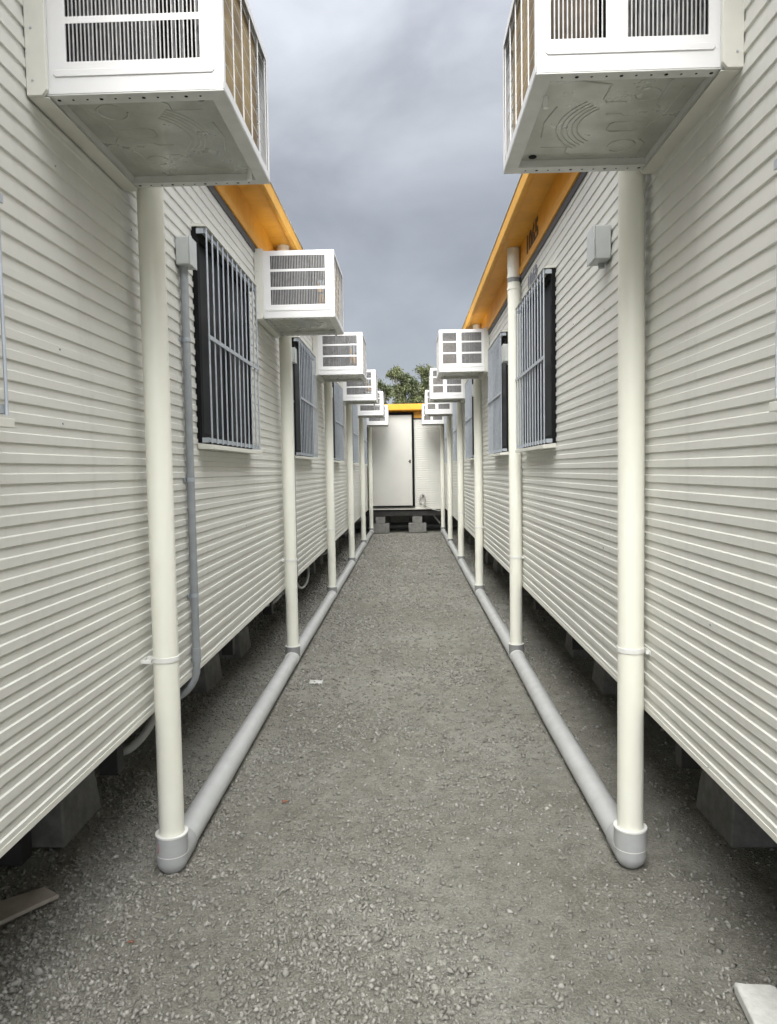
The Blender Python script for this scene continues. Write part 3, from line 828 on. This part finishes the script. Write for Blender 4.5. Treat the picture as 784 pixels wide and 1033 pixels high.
scrap(-.95, 2.35, 'tiny dark red leaf on the gravel in front of the left elbow', 'leaf_dry', .022, .012, 4)

# ------------------------------------------------------------------ trees beyond the end cabin
def tree(lab, x, y, h, clumps, seed, tr=.22):
    rr = np.random.RandomState(seed)
    r = thing('eucalyptus_tree', lab, 'tree', (x, y, 0), 0, 'trees beyond the end cabin')
    t = MB()
    trunk = [(0, 0, 0), (.15, 0, h*.3), (-.05, .1, h*.55), (.1, 0, h*.8)]
    t.tube(trunk, [tr, tr*.8, tr*.55, tr*.2], 10)
    for cx, cy, cz, cr in clumps:
        a = Vector((.1, 0, max(h*.3, cz*.62)-.3)); b = Vector((cx, cy, cz)); mid = (a+b)/2+Vector((rr.uniform(-.2, .2), rr.uniform(-.2, .2), -.15*cr))
        t.tube([a, mid, b], [tr*.4, tr*.22, tr*.07], 7)
        for _ in range(4):
            e = b+Vector(rr.uniform(-1, 1, 3))*cr*.8; t.tube([mid*.4+b*.6, e], [tr*.12, .012], 5)
    t.build('trunk', M['bark'], r)
    vs = []; fs = []
    for cx, cy, cz, cr in clumps:
        for _ in range(9):
            d = rr.normal(size=3); d /= np.linalg.norm(d); c2 = np.array([cx, cy, cz])+d*cr*rr.uniform(.3, .85)*np.array([1, 1, .85]); r2 = cr*rr.uniform(.25, .48)
            for _ in range(150):
                p = c2+rr.normal(size=3)*r2*.55
                u = rr.normal(size=3); u /= np.linalg.norm(u); u[2] -= .5; w = np.cross(u, rr.normal(size=3)); w /= np.linalg.norm(w)+1e-6
                L_ = rr.uniform(.09, .17); W_ = rr.uniform(.022, .045); i = len(vs)
                vs += [tuple(p-u*L_*.5), tuple(p+w*W_), tuple(p+u*L_*.5), tuple(p-w*W_)]; fs.append((i, i+1, i+2, i+3))
    m = MB(); m.v = vs; m.f = fs; m.sm = [False]*len(fs)
    m.build('crown', M['leaf'], r, fix=False)
TY = 44
tree('slender eucalyptus rising highest above the yellow roof, right of centre', 1.15, TY, 8.0, [(.0, 0, 7.5, .55), (.15, .2, 6.75, .6), (-.25, 0, 6.1, .65), (.35, 0, 5.6, .6), (.1, .3, 5.0, .7)], 1)
tree('bushy eucalyptus directly above the yellow roof of the end cabin', -.15, TY-1, 7.5, [(-.45, 0, 7.0, .5), (.1, .2, 6.75, .6), (.45, 0, 6.2, .6), (-.2, .1, 6.1, .65), (.0, 0, 5.5, .6), (.7, 0, 5.5, .5)], 2)
tree('lower eucalyptus to the left above the door of the end cabin', -1.55, TY+.5, 7, [(-.2, 0, 6.7, .5), (.3, .2, 6.3, .55), (-.6, 0, 6.0, .6), (-.1, 0, 5.6, .55), (-.9, 0, 5.4, .6)], 3)
tree('distant eucalyptus half hidden behind the right air conditioners', 2.7, TY+4, 6.9, [(.0, 0, 6.3, .7), (-.6, .2, 5.6, .6), (.5, 0, 5.4, .6), (0, 0, 4.7, .7)], 4)
tree('low dark tree forming the bottom of the leafy gap above the roof', -.7, TY+6, 5.6, [(-1.0, 0, 5.0, .6), (-.2, 0, 4.9, .55), (.7, 0, 5.1, .6), (1.5, 0, 5.2, .6), (2.2, 0, 4.9, .6), (.2, 0, 4.2, .7), (1.4, 0, 4.2, .7)], 5)
tree('distant eucalyptus hidden behind the left air conditioners', -3.6, TY+2, 7.0, [(.0, 0, 6.3, .7), (.6, .2, 5.6, .6), (-.6, 0, 5.4, .7), (0, 0, 4.8, .7)], 6)

# ------------------------------------------------------------------ world, sun, camera
ELEV, AZ = math.radians(42), math.radians(188)    # sun behind the viewer, a little to one side (azimuth from +Y, clockwise)
wd = bpy.data.worlds.new('World'); S.world = wd; wd.use_nodes = True
nt = wd.node_tree; N = nt.nodes; L = nt.links
bg = N['Background']; bg.inputs['Strength'].default_value = .10
sky = N.new('ShaderNodeTexSky'); sky.sky_type = 'NISHITA'; sky.sun_disc = False; sky.sun_elevation = ELEV; sky.sun_rotation = AZ
sky.dust_density = 3; sky.air_density = 1.2
tc = N.new('ShaderNodeTexCoord')
mp = N.new('ShaderNodeMapping'); mp.inputs['Scale'].default_value = (1, 1, 1.7); mp.inputs['Location'].default_value = (.35, .2, .55)
L.new(tc.outputs['Generated'], mp.inputs['Vector'])
n1 = N.new('ShaderNodeTexNoise'); n1.inputs['Scale'].default_value = 3.6; n1.inputs['Detail'].default_value = 7; n1.inputs['Roughness'].default_value = .5; n1.inputs['Distortion'].default_value = .3
L.new(mp.outputs[0], n1.inputs['Vector'])
sp = N.new('ShaderNodeSeparateXYZ'); L.new(tc.outputs['Generated'], sp.inputs[0])
# brighter towards the zenith; out-of-view overhead sky boosted to light the walls
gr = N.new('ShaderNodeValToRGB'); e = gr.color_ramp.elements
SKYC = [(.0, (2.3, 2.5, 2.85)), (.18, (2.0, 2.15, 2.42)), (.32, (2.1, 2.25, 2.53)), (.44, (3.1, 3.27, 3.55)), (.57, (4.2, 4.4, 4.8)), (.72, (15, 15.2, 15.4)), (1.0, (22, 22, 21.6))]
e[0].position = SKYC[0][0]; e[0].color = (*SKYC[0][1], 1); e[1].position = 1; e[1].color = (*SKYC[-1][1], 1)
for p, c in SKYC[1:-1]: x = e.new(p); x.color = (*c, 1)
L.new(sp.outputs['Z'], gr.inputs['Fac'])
cr = N.new('ShaderNodeValToRGB'); e = cr.color_ramp.elements
e[0].position = .36; e[0].color = (.80, .80, .815, 1); e[1].position = .68; e[1].color = (1.24, 1.235, 1.22, 1)
L.new(n1.outputs['Fac'], cr.inputs['Fac'])
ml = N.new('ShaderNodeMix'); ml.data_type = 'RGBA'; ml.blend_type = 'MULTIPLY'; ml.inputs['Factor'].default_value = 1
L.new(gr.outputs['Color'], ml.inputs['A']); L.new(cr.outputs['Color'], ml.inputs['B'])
# unseen sky behind the viewer boosted to light pipe and casing fronts
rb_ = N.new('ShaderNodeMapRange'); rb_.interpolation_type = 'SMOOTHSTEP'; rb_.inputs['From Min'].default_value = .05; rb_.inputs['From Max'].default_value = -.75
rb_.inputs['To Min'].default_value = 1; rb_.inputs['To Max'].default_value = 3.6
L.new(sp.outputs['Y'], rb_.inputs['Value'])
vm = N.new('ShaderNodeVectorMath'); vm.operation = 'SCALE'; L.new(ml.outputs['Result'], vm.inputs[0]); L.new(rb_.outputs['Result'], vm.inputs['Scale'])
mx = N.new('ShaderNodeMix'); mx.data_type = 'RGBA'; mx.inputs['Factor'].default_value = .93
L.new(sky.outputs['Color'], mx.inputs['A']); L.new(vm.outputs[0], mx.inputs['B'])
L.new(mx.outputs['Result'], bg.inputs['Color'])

sd = bpy.data.lights.new('sun', 'SUN'); sd.energy = 1.5; sd.angle = math.radians(35); sd.color = (1, .97, .92)
so = bpy.data.objects.new('sun', sd); C.objects.link(so)
dirv = Vector((math.sin(AZ)*math.cos(ELEV), math.cos(AZ)*math.cos(ELEV), math.sin(ELEV)))   # towards the sun
so.rotation_euler = dirv.to_track_quat('Z', 'Y').to_euler()

f, p, y, r, h = 740.08, .0567, -.0268, .0165, 1.5481
fw = Vector((math.sin(y), math.cos(y), 0)); rt = Vector((math.cos(y), -math.sin(y), 0)); up = Vector((0, 0, 1))
fwd = fw*math.cos(p)-up*math.sin(p); upv = up*math.cos(p)+fw*math.sin(p)
r2 = rt*math.cos(r)-upv*math.sin(r); u2 = rt*math.sin(r)+upv*math.cos(r)
cd_ = bpy.data.cameras.new('camera'); cd_.sensor_fit = 'HORIZONTAL'; cd_.sensor_width = 36; cd_.lens = f/784*36
cd_.clip_start = .05; cd_.clip_end = 1500
cam = bpy.data.objects.new('camera', cd_); C.objects.link(cam)
mt = Matrix((r2, u2, -fwd)).transposed().to_4x4(); mt.translation = (0, 0, h); cam.matrix_world = mt
S.camera = cam
S.render.engine = 'CYCLES'
vs_ = S.view_settings; vs_.view_transform = 'Standard'; vs_.look = 'None'; vs_.gamma = 1; vs_.exposure = .95; vs_.use_curve_mapping = False
